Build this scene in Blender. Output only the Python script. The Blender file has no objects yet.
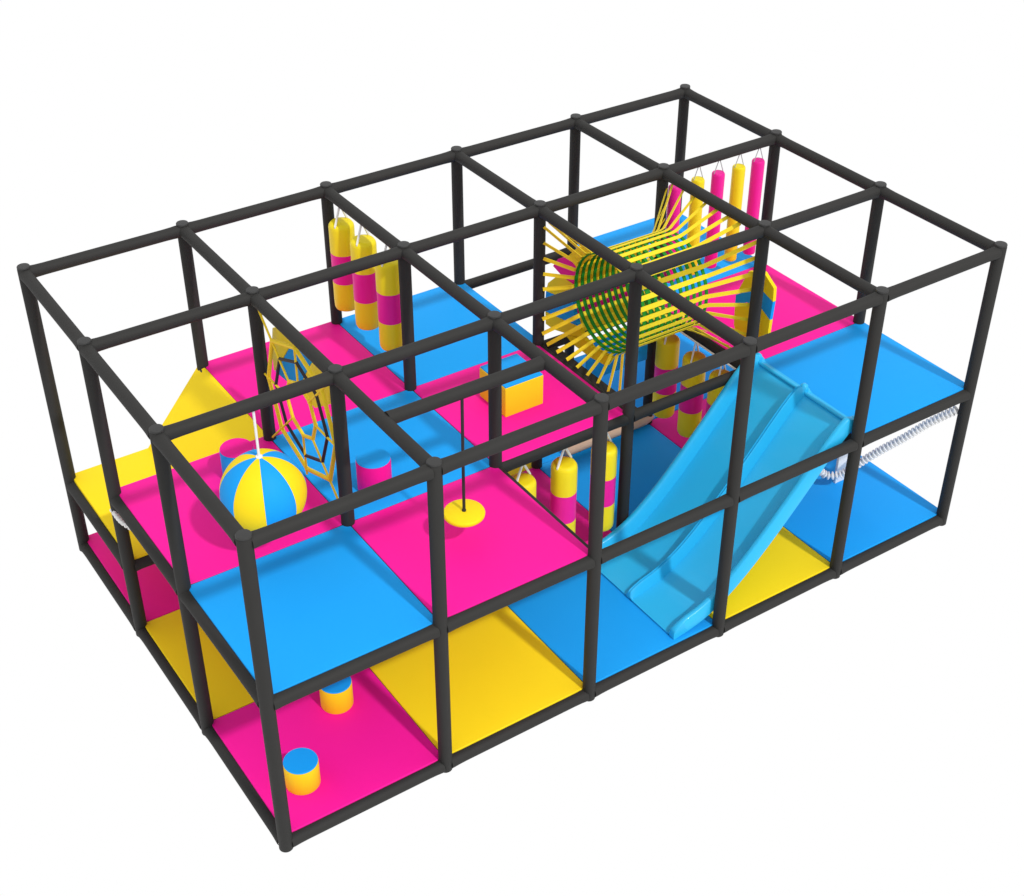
import bpy, bmesh, math, random
from mathutils import Vector, Matrix
random.seed(7)
sc = bpy.context.scene
COL = sc.collection
PI = math.pi

# ------------------------------------------------------------------ materials
def mat(name, col, rough=0.5, spec=0.4, bump=0.0, scale=60.0, mottle=0.0, dist=0.002, coat=0.0):
    m = bpy.data.materials.new(name); m.use_nodes = True
    nt = m.node_tree; b = nt.nodes['Principled BSDF']
    b.inputs['Base Color'].default_value = (*col, 1)
    b.inputs['Roughness'].default_value = rough
    b.inputs['Specular IOR Level'].default_value = spec
    b.inputs['Coat Weight'].default_value = coat
    tc = nt.nodes.new('ShaderNodeTexCoord')
    if mottle:
        n = nt.nodes.new('ShaderNodeTexNoise'); n.inputs['Scale'].default_value = 3.0
        n.inputs['Detail'].default_value = 5
        nt.links.new(tc.outputs['Object'], n.inputs['Vector'])
        r = nt.nodes.new('ShaderNodeMapRange')
        r.inputs['To Min'].default_value = 1 - mottle; r.inputs['To Max'].default_value = 1 + mottle
        nt.links.new(n.outputs['Fac'], r.inputs['Value'])
        x = nt.nodes.new('ShaderNodeVectorMath'); x.operation = 'SCALE'
        x.inputs[0].default_value = col
        nt.links.new(r.outputs['Result'], x.inputs['Scale'])
        nt.links.new(x.outputs['Vector'], b.inputs['Base Color'])
    if bump:
        n = nt.nodes.new('ShaderNodeTexNoise'); n.inputs['Scale'].default_value = scale
        n.inputs['Detail'].default_value = 6
        nt.links.new(tc.outputs['Object'], n.inputs['Vector'])
        bp = nt.nodes.new('ShaderNodeBump'); bp.inputs['Strength'].default_value = bump
        bp.inputs['Distance'].default_value = dist
        nt.links.new(n.outputs['Fac'], bp.inputs['Height'])
        nt.links.new(bp.outputs['Normal'], b.inputs['Normal'])
    return m

PINK = (0.84, 0.0085, 0.290); YELL = (0.88, 0.640, 0.010); BLUE = (0.008, 0.315, 0.80)
M = {
 'foam':  mat('black foam sleeve', (0.0265, 0.0260, 0.0250), 0.68, 0.18, 0.5, 90, 0.10),
 'cap':   mat('grey cap plastic', (0.030, 0.030, 0.030), 0.5, 0.3, 0.2, 90),
 'pink':  mat('pink vinyl', PINK, 0.6, 0.13, 0.18, 25, 0.02, 0.003),
 'yellow':mat('yellow vinyl', YELL, 0.6, 0.13, 0.18, 25, 0.02, 0.003),
 'blue':  mat('blue vinyl', BLUE, 0.6, 0.13, 0.18, 25, 0.02, 0.003),
 'bag_y': mat('yellow bag vinyl', (0.82, 0.66, 0.010), 0.45, 0.25, 0.45, 14, 0.03, 0.006),
 'bag_p': mat('pink bag vinyl', (0.78, 0.010, 0.29), 0.45, 0.25, 0.45, 14, 0.03, 0.006),
 'amber': mat('amber vinyl', (0.88, 0.60, 0.010), 0.55, 0.2, 0.2, 25, 0.02, 0.003),
 'slide': mat('light blue slide plastic', (0.020, 0.42, 0.76), 0.34, 0.3, 0.12, 12, 0.02, 0.004, 0.1),
 'rope_y':mat('orange yellow webbing', (0.84, 0.60, 0.016), 0.6, 0.25, 0.5, 200, 0.06),
 'web_y': mat('yellow webbing', (0.84, 0.64, 0.018), 0.6, 0.25, 0.4, 200, 0.05),
 'green': mat('green cord', (0.005, 0.21, 0.012), 0.6, 0.25, 0.5, 250, 0.1),
 'dark':  mat('dark rope', (0.022, 0.018, 0.02), 0.6, 0.3, 0.5, 250, 0.1),
 'white': mat('white cord', (0.78, 0.78, 0.78), 0.55, 0.3, 0.3, 120, 0.03),
 'grey':  mat('grey cord', (0.36, 0.36, 0.38), 0.55, 0.3, 0.3, 120, 0.03),
 'tan':   mat('tan vinyl', (0.50, 0.35, 0.25), 0.5, 0.3, 0.2, 20, 0.05),
}

# ------------------------------------------------------------------ helpers
def link(name, bm, m, parent=None, smooth=None, mats=None):
    me = bpy.data.meshes.new(name)
    bmesh.ops.recalc_face_normals(bm, faces=bm.faces)
    bm.to_mesh(me); bm.free()
    for k in (mats or [m]): me.materials.append(k)
    o = bpy.data.objects.new(name, me); COL.objects.link(o)
    if parent: o.parent = parent
    if smooth is not None:
        for p in me.polygons: p.use_smooth = True
        me.set_sharp_from_angle(angle=math.radians(smooth))
    return o

def tag(o, label, cat, group=None):
    o['label'] = label; o['category'] = cat
    if group: o['group'] = group
    return o

def thing(name, label, cat, loc=(0, 0, 0), group=None):
    o = bpy.data.objects.new(name, None); COL.objects.link(o)
    o.location = loc; o.empty_display_size = .1
    return tag(o, label, cat, group)

def box(bm, x0, x1, y0, y1, z0, z1, bev=0.0, seg=2):
    vs = [bm.verts.new((x, y, z)) for z in (z0, z1) for x, y in ((x0, y0), (x1, y0), (x1, y1), (x0, y1))]
    fs = [(0, 3, 2, 1), (4, 5, 6, 7), (0, 1, 5, 4), (1, 2, 6, 5), (2, 3, 7, 6), (3, 0, 4, 7)]
    f = [bm.faces.new([vs[i] for i in t]) for t in fs]
    if bev:
        es = list({e for k in f for e in k.edges})
        bmesh.ops.bevel(bm, geom=es, offset=bev, segments=seg, profile=0.6, affect='EDGES')
    return bm

def frame_of(d):
    d = d.normalized()
    up = Vector((0, 0, 1)) if abs(d.z) < 0.95 else Vector((1, 0, 0))
    s = d.cross(up).normalized(); u = s.cross(d).normalized()
    return s, u

def tube(bm, pts, r, n=16, caps=True, close=False):
    pts = [Vector(p) for p in pts]; rings = []; L = len(pts)
    rr = r if isinstance(r, (list, tuple)) else [r] * L
    for i, p in enumerate(pts):
        if close: d = pts[(i + 1) % L] - pts[i - 1]
        else: d = pts[min(i + 1, L - 1)] - pts[max(i - 1, 0)]
        s, u = frame_of(d)
        rings.append([bm.verts.new(p + (s * math.cos(a) + u * math.sin(a)) * rr[i]) for a in [2 * PI * k / n for k in range(n)]])
    for i in range(L if close else L - 1):
        a, b = rings[i], rings[(i + 1) % L]
        for k in range(n): bm.faces.new((a[k], a[(k + 1) % n], b[(k + 1) % n], b[k]))
    if caps and not close:
        bm.faces.new(rings[0][::-1]); bm.faces.new(rings[-1])
    return bm

def lathe(bm, prof, n=32, c=(0, 0, 0), ribs=0, amp=0.0, midx=None):
    """prof: list of (r,z); revolve round z at c. midx(i)-> material index"""
    rings = []
    for (r, z) in prof:
        if r < 1e-6: rings.append([bm.verts.new((c[0], c[1], c[2] + z))])
        else: rings.append([bm.verts.new((c[0] + (r + amp * math.cos(ribs * a)) * math.cos(a), c[1] + (r + amp * math.cos(ribs * a)) * math.sin(a), c[2] + z)) for a in [2 * PI * k / n for k in range(n)]])
    for i in range(len(rings) - 1):
        a, b = rings[i], rings[i + 1]
        for k in range(n):
            k2 = (k + 1) % n
            if len(a) == 1 and len(b) == 1: continue
            if len(a) == 1: f = bm.faces.new((a[0], b[k], b[k2]))
            elif len(b) == 1: f = bm.faces.new((a[k], a[k2], b[0]))
            else: f = bm.faces.new((a[k], a[k2], b[k2], b[k]))
            if midx: f.material_index = midx(i, k)
    return bm

def ribbon(bm, pts, w, t, normals):
    """flat strap through pts; normals[i] = the strap's face normal there"""
    L = len(pts); rings = []
    for i in range(L):
        p = Vector(pts[i]); d = (Vector(pts[min(i + 1, L - 1)]) - Vector(pts[max(i - 1, 0)])).normalized()
        nn = Vector(normals[i]); nn = (nn - d * nn.dot(d)).normalized(); s = d.cross(nn)
        wi = w[i] if isinstance(w, (list, tuple)) else w
        rings.append([bm.verts.new(p + s * a * wi / 2 + nn * b * t / 2) for a, b in ((-1, -1), (1, -1), (1, 1), (-1, 1))])
    for i in range(L - 1):
        a, b = rings[i], rings[i + 1]
        for k in range(4): bm.faces.new((a[k], a[(k + 1) % 4], b[(k + 1) % 4], b[k]))
    bm.faces.new(rings[0][::-1]); bm.faces.new(rings[-1])
    return bm

# ------------------------------------------------------------------ dimensions
S = 1.2                       # bay
ZT, ZD, ZF = 2.522, 1.285, 0.045   # centre height of top, deck and floor beams
RP, RB = 0.047, 0.0445
def gx(i): return i * S
def gy(j): return (3 - j) * S  # j = 0 back row, 3 front row

# ------------------------------------------------------------------ the frame
frame = thing('play_frame', 'charcoal foam-sleeved tube frame of two storeys, five bays long and three bays deep', 'play structure')
pbm = bmesh.new()
tube(pbm, [(0, 0, 0.0), (0, 0, 0.006), (0, 0, 2.562), (0, 0, 2.568)], [RP * .9, RP, RP, RP * .92], 24)
post0 = link('post', pbm, M['foam'], frame, 40)
cbm = bmesh.new()
lathe(cbm, [(0, 2.569), (0.043, 2.569), (0.046, 2.572), (0.046, 2.580), (0.043, 2.585), (0.0, 2.588)], 28)
cap0 = link('post_cap', cbm, M['cap'], post0, 35)
first = True
for i in range(6):
    for j in range(4):
        if first: p, c = post0, cap0; first = False
        else:
            p = post0.copy(); COL.objects.link(p); p.parent = frame
            c = cap0.copy(); COL.objects.link(c); c.parent = p
        p.location = (gx(i), gy(j), 0)
def beam(name, a, b, r=RB, trim=0.03):
    a, b = Vector(a), Vector(b); d = (b - a).normalized()
    bm = bmesh.new()
    a2, b2 = a + d * trim, b - d * trim
    # the foam sleeve swells a little towards each joint
    L = (b2 - a2).length
    ts = [0, .02, .05, .1, .5, .9, .95, .98, 1]
    rr = [r * 1.09, r * 1.08, r * 1.03, r, r, r, r * 1.03, r * 1.08, r * 1.09]
    tube(bm, [a2.lerp(b2, t) for t in ts], rr, 20)
    return link(name, bm, M['foam'], frame, 45)
bx0 = {}
def beams(kind, z, xs, ys):
    """copies of one x-beam and one y-beam mesh"""
    px = py = None
    for (i, j) in xs:
        if px is None: px = beam(kind, (0, 0, 0), (S, 0, 0)); o = px
        else: o = px.copy(); COL.objects.link(o); o.parent = frame
        o.location = (gx(i), gy(j), z)
    for (i, j) in ys:
        if py is None: py = beam(kind, (0, 0, 0), (0, -S, 0)); o = py
        else: o = py.copy(); COL.objects.link(o); o.parent = frame
        o.location = (gx(i), gy(j), z)
allx = [(i, j) for i in range(5) for j in range(4)]
ally = [(i, j) for i in range(6) for j in range(3)]
beams('top_beam', ZT, allx, ally)
o = beam('top_beam', (0, 0, 0), (S, 0, 0)); o.location = (1.2, 0.6, ZT)
beams('deck_beam', ZD, [q for q in allx if q not in ((0, 0),)], [q for q in ally if q not in ((0, 0), (3, 2))])
beams('floor_beam', ZF, allx, ally)
beam('step_beam', (0, 3.6, 0.655), (0, 2.4, 0.655))
beam('step_beam', (0, 2.4, 0.655), (.64, 2.4, 0.655))

# ------------------------------------------------------------------ mats
def mat_pad(name, i, j, z0, z1, m, label, cat, group):
    ox0 = 0.018 if i == 0 else 0.002; ox1 = -0.034 if i == 4 else ((-0.034 if j == 0 else 0.012) if name == 'deck_mat' and (i, j) in ((2, 0), (2, 1)) else 0.002)
    oy1 = -0.036 if j == 0 else (-0.046 if name == 'deck_mat' and (i, j) == (0, 1) else 0.002); oy0 = 0.018 if j == 2 else 0.002
    x0, x1 = gx(i) + ox0, gx(i + 1) - ox1; y0, y1 = gy(j + 1) + oy0, gy(j) - oy1
    cx, cy = (x0 + x1) / 2, (y0 + y1) / 2
    bm = bmesh.new(); box(bm, x0 - cx, x1 - cx, y0 - cy, y1 - cy, 0, z1 - z0, 0.010, 3)
    o = link(name, bm, M[m], None, 30); o.location = (cx, cy, z0)
    return tag(o, label, cat, group)
GD, GF = 'mats of the upper deck', 'mats of the ground floor'
for i, j, m, lab in (
    (0, 1, 'pink', 'pink deck mat on the left side, under the striped ball and beside the yellow ramp'),
    (0, 2, 'blue', 'bare blue deck mat at the nearest front left corner of the frame'),
    (1, 0, 'pink', 'pink deck mat on the back edge, between the yellow ramp and the bags'),
    (1, 1, 'blue', 'blue deck mat behind the rope web carrying the pink stool with blue top'),
    (1, 2, 'pink', 'pink deck mat on the front edge under the yellow disc swing'),
    (2, 0, 'blue', 'blue deck mat on the back edge beside the three banded bags'),
    (2, 1, 'pink', 'pink deck mat carrying the orange-yellow block with blue top'),
    (4, 0, 'blue', 'blue deck mat at the far back corner behind the long thin bags'),
    (4, 1, 'pink', 'pink deck mat on the right side beyond the green and yellow net tunnel'),
    (4, 2, 'blue', 'blue deck mat at the front right corner, at the head of the slide')):
    mat_pad('deck_mat', i, j, 1.290, 1.336, m, lab, 'mat', GD)
for i, j, m, lab in (
    (0, 0, 'pink', 'shaded pink floor mat at the back left corner under the yellow ramp'),
    (0, 1, 'yellow', 'shaded yellow floor mat on the left side, under the deck with the striped ball'),
    (0, 2, 'pink', 'pink floor mat at the nearest front left corner carrying two small stools'),
    (1, 0, 'blue', 'blue floor mat deep under the back edge pink deck beside the ramp'),
    (1, 1, 'pink', 'pink floor mat deep under the deck behind the rope web'),
    (1, 2, 'yellow', 'yellow floor mat on the front edge under the disc swing deck'),
    (2, 0, 'yellow', 'yellow floor mat deep under the back edge blue deck'),
    (2, 1, 'pink', 'shaded pink floor mat behind the row of banded bags below the deck'),
    (2, 2, 'blue', 'blue floor mat on the front edge at the foot of the slide'),
    (3, 0, 'blue', 'dim blue floor mat on the back edge seen below the net tunnel'),
    (3, 1, 'blue', 'dark shaded blue floor mat under the net tunnel, behind the slide'),
    (3, 2, 'yellow', 'yellow floor mat on the front edge under the slide'),
    (4, 0, 'blue', 'dim blue floor mat in the far back corner behind the lower bags'),
    (4, 1, 'pink', 'dim pink floor mat right of the three bags hanging behind the slide'),
    (4, 2, 'blue', 'blue floor mat at the front right corner under the white ribbed hose')):
    mat_pad('floor_mat', i, j, 0.050, 0.098, m, lab, 'mat', GF)

# ramp: a low step mat, then an incline up to the deck
rt = thing('ramp', 'yellow padded step and ramp climbing at the back left corner to the pink deck', 'ramp', (0, 2.4, .66))
bm = bmesh.new(); box(bm, .018, .668, .003, 1.236, .015, .062, .008, 2); link('step_mat', bm, M['yellow'], rt, 30)
bm = bmesh.new()
pr = [(.660, .016), (.660, .0625), (1.180, .674), (1.200, .677), (1.200, .63), (.70, .016)]
a = [bm.verts.new((x, .003, z)) for x, z in pr]; b = [bm.verts.new((x, 1.236, z)) for x, z in pr]
bm.faces.new(a); bm.faces.new(b[::-1])
for k in range(6): bm.faces.new((a[k], b[k], b[(k + 1) % 6], a[(k + 1) % 6]))
bmesh.ops.bevel(bm, geom=list(bm.edges), offset=.005, segments=2, affect='EDGES')
link('ramp_mat', bm, M['yellow'], rt, 30)

# ------------------------------------------------------------------ stools
def stool(x, y, z, r, h, side, top, label, group):
    t = thing('stool', label, 'stool', (x, y, z), group)
    bm = bmesh.new(); lathe(bm, [(0, 0), (r * .96, 0), (r, .008), (r, h - .012), (r * .985, h - .004), (r * .5, h - .004), (0, h - .004)], 40)
    link('body', bm, M[side], t, 40)
    bm = bmesh.new(); lathe(bm, [(0, h - .003), (r * .975, h - .003), (r * .985, h), (r * .95, h + .006), (0, h + .008)], 40)
    link('top_pad', bm, M[top], t, 40)
    return t
stool(.812, 2.085, 1.336, .118, .25, 'blue', 'pink', 'blue round stool with pink top, behind the striped ball', 'round stools on the decks')
stool(1.548, 1.445, 1.336, .122, .25, 'pink', 'blue', 'pink round stool with blue top behind the front left posts', 'round stools on the decks')
stool(.305, .345, .098, .117, .205, 'amber', 'blue', 'orange-yellow round stool with blue top nearest the front left corner post', 'round stools on the ground floor')
stool(.838, .862, .098, .115, .205, 'amber', 'blue', 'orange-yellow round stool with blue top half hidden below the blue deck', 'round stools on the ground floor')

# ------------------------------------------------------------------ striped hanging ball
R0 = .278
ball = thing('hanging_ball', 'large ball with blue and yellow segments hanging from a white cord', 'ball', (.62, 1.2, 1.845))
bm = bmesh.new(); n = 80; seg = 8; K = n // seg
prof = [(R0 * math.sin(PI * k / 40), -R0 * math.cos(PI * k / 40)) for k in range(41)]
lathe(bm, prof, n, midx=lambda i, k: (k // K) % 2)
# a shallow crease at each seam
for v in bm.verts:
    a_ = (math.atan2(v.co.y, v.co.x) / (2 * PI) * n)
    d = abs((a_ / K) - round(a_ / K)) * K
    if d < .3 and v.co.xy.length > .01: v.co *= .996
bb = link('ball_shell', bm, None, ball, 60, [M['yellow'], M['blue']])
bm = bmesh.new(); tube(bm, [(0, 0, R0 - .005), (0, 0, ZT - 1.845 - .03)], .009, 12)
link('cord', bm, M['white'], ball, 60)
bm = bmesh.new(); lathe(bm, [(0, R0 - .006), (.024, R0 - .004), (.022, R0 + .006), (0, R0 + .01)], 20)
link('cord_collar', bm, M['white'], ball, 40)
ball.rotation_euler = (0, 0, math.radians(22.5))

# ------------------------------------------------------------------ disc swing
sw = thing('disc_swing', 'yellow round disc seat hanging on one dark rope over the pink deck', 'swing', (1.745, .575, 1.590))
bm = bmesh.new(); lathe(bm, [(0, -.022), (.128, -.022), (.138, -.012), (.140, .0), (.136, .010), (.128, .016), (0, .018)], 48)
link('seat', bm, M['yellow'], sw, 40)
bm = bmesh.new(); tube(bm, [(0, 0, .016), (.003, .003, .45), (.012, .012, ZT - 1.59 - .03)], .0105, 12); link('rope', bm, M['dark'], sw, 60)
bm = bmesh.new(); lathe(bm, [(0, .017), (.014, .018), (.014, .028), (.010, .033), (0, .034)], 20); link('knot', bm, M['dark'], sw, 50)

# ------------------------------------------------------------------ block on the deck
bk = thing('foam_block', 'orange-yellow rectangular foam block with blue top standing on the pink deck', 'foam block', (2.958, 1.832, 1.336))
bm = bmesh.new(); box(bm, -.172, .172, -.18, .18, 0, .258, .008, 3); link('body', bm, M['amber'], bk, 30)
bm = bmesh.new(); box(bm, -.168, .168, -.176, .176, .256, .268, .005, 2); link('top_pad', bm, M['blue'], bk, 30)

# ------------------------------------------------------------------ bags
def bag(x, y, ztop, L, r, bands, label, group, hook, strap='white', sw_=.011, turn=0):
    """bands: list of (fraction_end, material) from the top down"""
    t = thing('punch_bag', label, 'punching bag', (x, y, ztop - L), group); t.rotation_euler = (0, 0, turn)
    f0 = 0
    for k, (f1, m) in enumerate(bands):
        za, zb = L * (1 - f1), L * (1 - f0)
        prof = []
        if k == len(bands) - 1: prof += [(0, za), (r * .72, za), (r * .9, za + r * .10), (r * .98, za + r * .28)]
        else: prof += [(0, za), (r, za)]
        prof += [(r, za + (zb - za) * .35), (r * .995, za + (zb - za) * .6), (r, zb - (r * .45 if k == 0 else 0))]
        if k == 0: prof += [(r * .97, zb - r * .25), (r * .86, zb - r * .08), (r * .66, zb - .004), (0, zb - .001)]
        else: prof += [(0, zb)]
        bm = bmesh.new(); lathe(bm, prof, 36, ribs=6 if k == 0 else 0, amp=r * .012 if k == 0 else 0)
        link('bag_section', bm, M[m], t, 50); f0 = f1
    hz = hook - (ztop - L)
    for s in (-1, 1):
        bm = bmesh.new()
        ribbon(bm, [(s * r * .80, 0, L - .055 * (r / .1)), (s * r * .90, 0, L - .01), (s * r * .45, 0, L + (hz - L) * .5), (s * .004, 0, hz)], sw_, sw_ * .7, [(0, 1, 0)] * 4)
        link('strap', bm, M[strap], t)
    return t
TRI = [(.34, 'bag_y'), (.67, 'bag_p'), (1, 'bag_y')]
for y, lab in ((3.385, 'banded yellow and pink bag nearest the back edge in the upper left trio'),
               (3.035, 'banded yellow and pink bag in the middle of the upper left trio'),
               (2.65, 'banded yellow and pink bag nearest the camera in the upper left trio')):
    bag(2.4, y, 2.350, .77, .1, TRI, lab, 'banded bags hanging over the deck', 2.485, 'white', .016, .55)
for x, lab in ((2.638, 'banded bag below deck level, its lower part cut off by the pink deck'),
               (3.012, 'banded bag below deck level, middle of the front hanging trio'),
               (3.385, 'banded bag below deck level, just behind the front post by the slide')):
    bag(x, 1.2, 1.110, .775, .099, TRI, lab, 'banded bags hanging under the deck beam', 1.246, 'white', .016, .35)
for y, lab in ((2.19, 'dim banded bag hanging behind the slide, leftmost and directly under the net tunnel'),
               (1.84, 'dim banded bag hanging behind the slide, middle of three'),
               (1.50, 'dim banded bag hanging behind the slide, half hidden by the slide rail')):
    bag(4.8, y, 1.09, .785, .1, TRI, lab, 'banded bags hanging in the shade behind the slide', 1.246, 'white', .016, .55)
for x, m, lab in ((4.935, 'bag_p', 'long thin pink bag seen through the net straps, leftmost of five'),
                  (5.175, 'bag_y', 'long thin yellow bag between the two left pink ones'),
                  (5.392, 'bag_p', 'long thin pink bag in the middle of the row of five'),
                  (5.615, 'bag_y', 'long thin yellow bag between the two right pink ones'),
                  (5.828, 'bag_p', 'long thin pink bag hanging beside the back right post')):
    bag(x, 2.4, 2.375, .88, .055, [(1, m)], lab, 'long thin bags in a row', 2.485, 'grey', .006, 0.0)

# ------------------------------------------------------------------ rope web
web = thing('rope_web', 'yellow and dark rope web stretched upright between posts behind the striped ball', 'rope net', (1.2, 1.8, 1.92))
spk = []
for k in range(8):
    a_ = k * PI / 4
    dy, dz = math.cos(a_), math.sin(a_)
    s = 1 / max(abs(dy) / .56, abs(dz) / .545)
    e = Vector((0, dy * s, dz * s)); spk.append(e)
    bm = bmesh.new(); tube(bm, [e.normalized() * .2, e * .5, e], .0085, 8); link('spoke', bm, M['rope_y'], web, 60)
def octa(r, w, m, wob=0):
    bm = bmesh.new()
    pts = []
    for k in range(8):
        a_ = k * PI / 4; rr = r * (1 + (wob if k % 2 else -wob))
        pts.append(Vector((.004, math.cos(a_) * rr, math.sin(a_) * rr)))
    for k in range(8):
        tube(bm, [pts[k], pts[(k + 1) % 8]], w, 8)
    for p in pts:
        bmesh.ops.create_icosphere(bm, subdivisions=1, radius=w * 1.25, matrix=Matrix.Translation(p))
    link('web_ring', bm, M[m], web, 60)
for m_, out in (
    ('bag_y', ((.564, .341), (.62, .12), (.62, -.04), (.60, -.033), (.469, .118), (.327, .291), (.196, .422), (.312, .47))),
    ('blue', ((.192, .420), (.324, .288), (.465, .115), (.60, -.042), (.403, -.023), (.272, .015), (.164, .107), (.085, .215), (-.026, .364), (.049, .46))),
    ('bag_y', ((-.031, .362), (.082, .212), (.160, .104), (.185, .050), (.125, -.013), (-.026, -.004), (-.237, .14), (-.317, .391), (-.208, .43)))):
    bm = bmesh.new()
    A = [bm.verts.new((.10, y, z)) for y, z in out]; B = [bm.verts.new((.135, y, z)) for y, z in out]
    bm.faces.new(A); bm.faces.new(B[::-1])
    for k in range(len(out)): bm.faces.new((A[k], B[k], B[(k + 1) % len(out)], A[(k + 1) % len(out)]))
    link('backing_panel', bm, M[m_], web)
octa(.215, .013, 'rope_y'); octa(.385, .012, 'dark'); octa(.51, .0155, 'rope_y', .02)

# ------------------------------------------------------------------ net tunnel
tun = thing('net_tunnel', 'crawl tunnel of yellow straps and green hoops stretched between four posts', 'net tunnel', (4.2, 1.8, 1.925))
XA, XB, RT, NS = -.40, .285, .40, 32
for k in range(NS):
    a_ = 2 * PI * (k + .5) / NS
    cy, cz = math.cos(a_), math.sin(a_)
    q = k // 8; u = ((k % 8) + .5) / 8 * 2 - 1
    side = (a_ + PI / 4) % (2 * PI)
    q = int(side // (PI / 2)); u = (side % (PI / 2)) / (PI / 2) * 2 - 1
    h = .545
    e = {0: (h, u * h), 1: (-u * h, h), 2: (-h, -u * h), 3: (u * h, -h)}[q]
    nr = Vector((0, cy, cz))
    bm = bmesh.new()
    pts = [(-.6, e[0], e[1]), (XA - .012, cy * (RT + .01), cz * (RT + .01)), (XA + .03, cy * RT, cz * RT), (XB - .03, cy * RT, cz * RT), (XB + .012, cy * (RT + .01), cz * (RT + .01)), (.6, e[0], e[1])]
    nm = [Vector((.8, cy * .5, cz * .5)), Vector((.5, cy, cz)), nr, nr, Vector((-.5, cy, cz)), Vector((-.8, cy * .5, cz * .5))]
    ribbon(bm, pts, [.031, .034, .038, .038, .034, .031], .004, nm)
    link('strap', bm, M['web_y'], tun)
NH = 12
for k in range(NH):
    x = XA + .01 + (XB - XA - .02) * k / (NH - 1)
    bm = bmesh.new()
    rr = RT - .007
    ring = []
    for q in range(64):
        a_ = 2 * PI * q / 64
        wv = .0075 * (1 if (q // 1 + k) % 2 else -1) * 0
        ring.append([bm.verts.new((x + dx, math.cos(a_) * (rr + dr), math.sin(a_) * (rr + dr))) for dx, dr in ((-.014, -.004), (.014, -.004), (.014, .004), (-.014, .004))])
    for q in range(64):
        A, B = ring[q], ring[(q + 1) % 64]
        for t in range(4): bm.faces.new((A[t], A[(t + 1) % 4], B[(t + 1) % 4], B[t]))
    link('hoop', bm, M['green'], tun, 40)
bm = bmesh.new(); box(bm, -.555, -.47, -.55, .53, -.665, -.625, .008, 2); link('sill_pad', bm, M['foam'], tun, 40)
# segmented padded collar round the near mouth, behind the straps
def plate(x0, x1, out, m, name, parent):
    bm = bmesh.new()
    A = [bm.verts.new((x0, y, z)) for y, z in out]; B = [bm.verts.new((x1, y, z)) for y, z in out]
    bm.faces.new(A); bm.faces.new(B[::-1])
    for k in range(len(out)): bm.faces.new((A[k], B[k], B[(k + 1) % len(out)], A[(k + 1) % len(out)]))
    return link(name, bm, M[m], parent)
for m, out in (
    ('yellow', ((0.523, 0.171), (0.383, 0.320), (0.241, 0.348), (0.214, 0.309), (0.325, 0.207), (0.401, 0.120))),
    ('pink', ((0.723, -0.008), (0.656, 0.085), (0.523, 0.168), (0.403, 0.116), (0.423, 0.022), (0.447, -0.043), (0.597, -0.041))),
    ('yellow', ((0.788, -0.193), (0.679, -0.087), (0.597, -0.044), (0.450, -0.048), (0.431, -0.108), (0.440, -0.203), (0.814, -0.280))),
    ('blue', ((0.82, -0.341), (0.814, -0.283), (0.440, -0.207), (0.422, -0.305), (0.364, -0.387), (0.611, -0.435), (0.82, -0.472))),
    ('yellow', ((0.82, -0.478), (0.611, -0.438), (0.364, -0.390), (0.280, -0.456), (0.414, -0.505), (0.705, -0.588), (0.81, -0.588))),
    ('yellow', ((0.279, -0.460), (0.170, -0.493), (0.012, -0.467), (-0.091, -0.450), (-0.020, -0.561), (0.191, -0.590), (0.410, -0.590), (0.523, -0.560)))):
    plate(-.38, -.345, out, m, 'collar_pad', tun)
# coloured panels hung along the back of the tunnel
for x0, x1, z0, z1, m in ((-.33, .40, -.20, .10, 'yellow'), (-.33, .40, -.40, -.205, 'pink'), (-.33, .40, -.59, -.405, 'yellow'), (-.15, .50, -1.10, -.70, 'blue')):
    bm = bmesh.new(); box(bm, x0, x1, .535, .555, z0, z1, .004, 1); link('back_panel', bm, M[m], tun, 30)

# ------------------------------------------------------------------ banded slab beyond the tunnel
sl = thing('hexagonal_slab', 'narrow yellow six-sided foam slab with a blue band standing at the tunnel exit', 'foam slab', (4.95, 1.375, 1.336))
for m, out in (
    ('yellow', ((0.081, 0.679), (-0.083, 0.745), (-0.210, 0.664), (-0.217, 0.548), (-0.071, 0.594), (0.080, 0.509), (0.199, 0.417))),
    ('blue', ((0.199, 0.413), (0.080, 0.505), (-0.072, 0.590), (-0.217, 0.543), (-0.208, 0.382), (-0.070, 0.450), (0.066, 0.408), (0.197, 0.312))),
    ('yellow', ((0.197, 0.308), (0.065, 0.403), (-0.070, 0.446), (-0.208, 0.378), (-0.203, 0.22), (-0.10, 0.08), (0.02, 0.0), (0.11, 0.0), (0.187, 0.145)))):
    plate(-.012, .018, out, m, 'slab_band', sl)

# ------------------------------------------------------------------ slide
slide = thing('slide', 'light blue double-lane plastic slide descending from the right deck to the floor', 'slide', (3.2, 0, .098))
key = [(4.86, 1.405), (4.80, 1.400), (4.75, 1.375), (4.68, 1.31), (4.58, 1.20), (4.4, .99), (4.2, .765), (4.0, .555), (3.85, .415), (3.72, .31), (3.6, .235), (3.48, .18), (3.36, .145), (3.24, .122), (3.21, .118)]
def catmull(P_, m=5):
    out = []
    for i in range(len(P_) - 1):
        p0, p1, p2, p3 = P_[max(i - 1, 0)], P_[i], P_[i + 1], P_[min(i + 2, len(P_) - 1)]
        for k in range(m):
            t = k / m
            out.append(tuple(.5 * ((2 * b) + (-a + c) * t + (2 * a - 5 * b + 4 * c - d) * t * t + (-a + 3 * b - 3 * c + d) * t ** 3) for a, b, c, d in zip(p0, p1, p2, p3)))
    out.append(P_[-1]); return out
path = [Vector((x - 3.2, 0, z - .098)) for x, z in catmull(key)]
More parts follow.
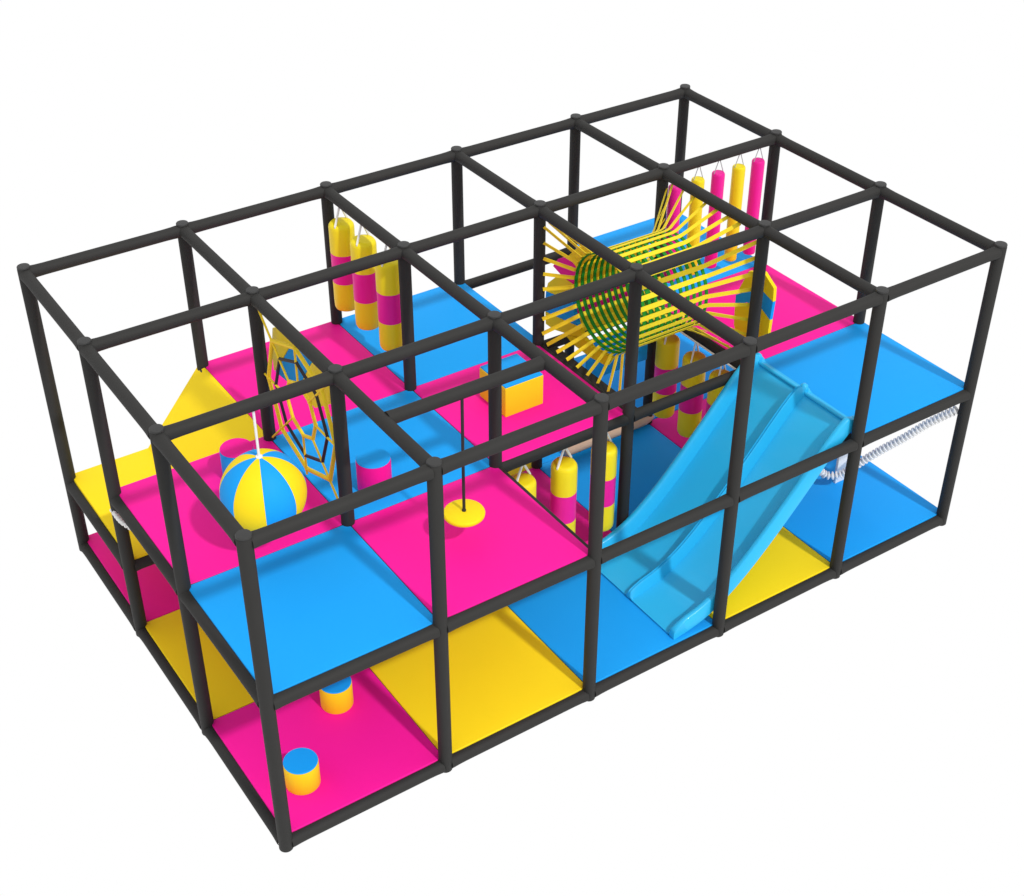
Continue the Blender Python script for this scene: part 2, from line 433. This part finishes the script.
def sweep(section, name, hscale=None):
    bm = bmesh.new(); rings = []
    L = len(path)
    for i, p in enumerate(path):
        d = (path[min(i + 1, L - 1)] - path[max(i - 1, 0)]).normalized()
        nn = Vector((d.z, 0, -d.x));  nn = nn if nn.z > 0 else -nn
        hs = hscale(i / (L - 1)) if hscale else 1
        rings.append([bm.verts.new(p + Vector((0, y, 0)) + nn * (h * hs if h > 0 else h)) for y, h in section])
    n_ = len(section)
    for i in range(L - 1):
        for k in range(n_): bm.faces.new((rings[i][k], rings[i][(k + 1) % n_], rings[i + 1][(k + 1) % n_], rings[i + 1][k]))
    bm.faces.new(rings[0][::-1]); bm.faces.new(rings[-1])
    return link(name, bm, M['slide'], slide, 50)
def hs(t):   # walls rise out of the top lip and sink into the run-out
    return .25 + .75 * min(1, t / .10) if t < .1 else (1 if t < .86 else 1 - .86 * ((t - .86) / .14) ** 1.2)
for y0, y1 in ((.10, .585), (.618, 1.10)):
    sweep([(y0, -.016), (y1, -.016), (y1, 0), (y1 - .06, -.004), (y0 + .06, -.004), (y0, 0)], 'lane')
H = .105
sweep([(.048, -.02), (.05, H * .9), (.062, H), (.088, H), (.100, H * .9), (.108, H * .3), (.125, .004), (.125, -.014)], 'side_wall', hs)
sweep([(1.152, -.02), (1.15, H * .9), (1.138, H), (1.112, H), (1.100, H * .9), (1.092, H * .3), (1.075, .004), (1.075, -.014)], 'side_wall', hs)
sweep([(.560, -.014), (.560, .004), (.574, H * .25), (.583, H * .70), (.592, H * .82), (.598, H * .70), (.605, H * .70), (.611, H * .82), (.620, H * .7), (.629, H * .25), (.643, .004), (.643, -.014)], 'divider', hs)
bm = bmesh.new()
tube(bm, [(1.60, .06, 1.318), (1.60, .6, 1.318), (1.60, 1.14, 1.318)], .014, 14); link('top_lip', bm, M['slide'], slide, 60)
for y in (.075, .602, 1.125):
    bm = bmesh.new(); lathe(bm, [(0, 1.30), (.034, 1.30), (.036, 1.33), (.030, 1.362), (.016, 1.376), (0, 1.38)], 20, (1.615, y, 0))
    link('lip_knob', bm, M['slide'], slide, 60)

# ------------------------------------------------------------------ white ribbed hose at the right
def hose(name, pts, r, label, cat='hose', pitch=.036, ridge=.6):
    t = thing(name, label, cat, pts[0])
    o = Vector(pts[0]); P_ = [Vector(q) for q in catmull([tuple(p) for p in pts], 40)]
    acc = [0]
    for a_, b_ in zip(P_, P_[1:]): acc.append(acc[-1] + (b_ - a_).length)
    tot = acc[-1]; N = int(tot / pitch) * 4
    out, rr = [], []
    j = 0
    for k in range(N + 1):
        s = tot * k / N
        while j < len(acc) - 2 and acc[j + 1] < s: j += 1
        f = (s - acc[j]) / max(1e-9, acc[j + 1] - acc[j])
        out.append(P_[j].lerp(P_[j + 1], f) - o); rr.append(r * (1 if (k % 4) in (1, 2) else 1 - ridge))
    bm = bmesh.new(); tube(bm, out, rr, 16); link('ribbed_sleeve', bm, M['white'], t, 25)
    return t
h1 = hose('ribbed_hose', [(5.975, .05, 1.115), (5.88, .209, .935), (5.78, .343, .75), (5.68, .487, .570), (5.59, .612, .398), (5.52, .70, .27), (5.44, .782, .235), (5.38, .825, .285), (5.32, .85, .37)], .036,
          'white ribbed hose sagging from the front right deck corner to the blue floor')
pl = thing('post_board', 'narrow white upright board standing beside the ribbed hose on the blue floor', 'board', (5.615, .80, .098))
bm = bmesh.new(); box(bm, -.06, .06, -.012, .012, 0, .31, .004, 2); link('panel', bm, M['white'], pl, 30)
hose('ribbed_hose', [(-.035, 2.42, 1.195), (-.035, 2.33, 1.19), (-.03, 2.22, 1.20), (.0, 2.12, 1.20)], .020,
     'short white ribbed hose tucked under the left side deck beam')

# ------------------------------------------------------------------ tan roller on the floor, white rod above the dim bags
ro = thing('foam_roller', 'long tan foam roller lying on the floor beneath the net tunnel', 'foam roller', (4.30, 2.385, .150))
bm = bmesh.new(); tube(bm, [(-.42, 0, 0), (-.41, 0, 0), (.45, 0, 0), (.52, 0, 0), (.56, 0, -.01)], [.04, .054, .054, .036, .012], 28); link('roller_body', bm, M['tan'], ro, 50)
for x in (-.28, 0.05, .36):
    bm = bmesh.new(); tube(bm, [(x, 0, 0), (x + .02, 0, 0)], .0552, 28); link('seam_band', bm, M['tan'], ro, 50)
bm = bmesh.new(); tube(bm, [(4.735, 2.34, 1.275), (4.735, 1.25, 1.275)], .0085, 10)
ra = link('hanging_rod', bm, M['white'], None, 60); tag(ra, 'thin white rod along the beam above the dim bags behind the slide', 'rod')

# ------------------------------------------------------------------ light, world, camera
w = bpy.data.worlds.new('World'); sc.world = w; w.use_nodes = True
bg = w.node_tree.nodes['Background']; bg.inputs['Color'].default_value = (1, 1, 1, 1); bg.inputs['Strength'].default_value = 1.0
sd = bpy.data.lights.new('key_lamp', 'SUN'); sd.energy = 2.1; sd.angle = math.radians(2.5); sd.color = (1, .985, .96)
so = bpy.data.objects.new('key_lamp', sd); COL.objects.link(so)
so.rotation_euler = Vector((-.10, 1.0, -1.10)).to_track_quat('-Z', 'Y').to_euler()

cam = bpy.data.cameras.new('camera'); co = bpy.data.objects.new('camera', cam); COL.objects.link(co)
Rm = [[0.8314241624751726, -0.5556380975029725, 0.00040823460291181113], [-0.3237171853577845, -0.48498823466004849, -0.8123998997468663], [0.4515983236862684, 0.675316753685233, -0.5831005369861186]]
m = Matrix(((Rm[0][0], -Rm[1][0], -Rm[2][0], -2.2010), (Rm[0][1], -Rm[1][1], -Rm[2][1], -5.8954), (Rm[0][2], -Rm[1][2], -Rm[2][2], 7.5545), (0, 0, 0, 1)))
co.matrix_world = m
cam.sensor_width = 36; cam.lens = 1461.66 / 1024 * 36; cam.clip_end = 200
cam.shift_x = -(512.2 - 512) / 1024; cam.shift_y = (447.5 - 448) / 1024
sc.camera = co
sc.view_settings.view_transform = 'Standard'; sc.view_settings.look = 'None'
sc.view_settings.exposure = 0; sc.view_settings.gamma = 1
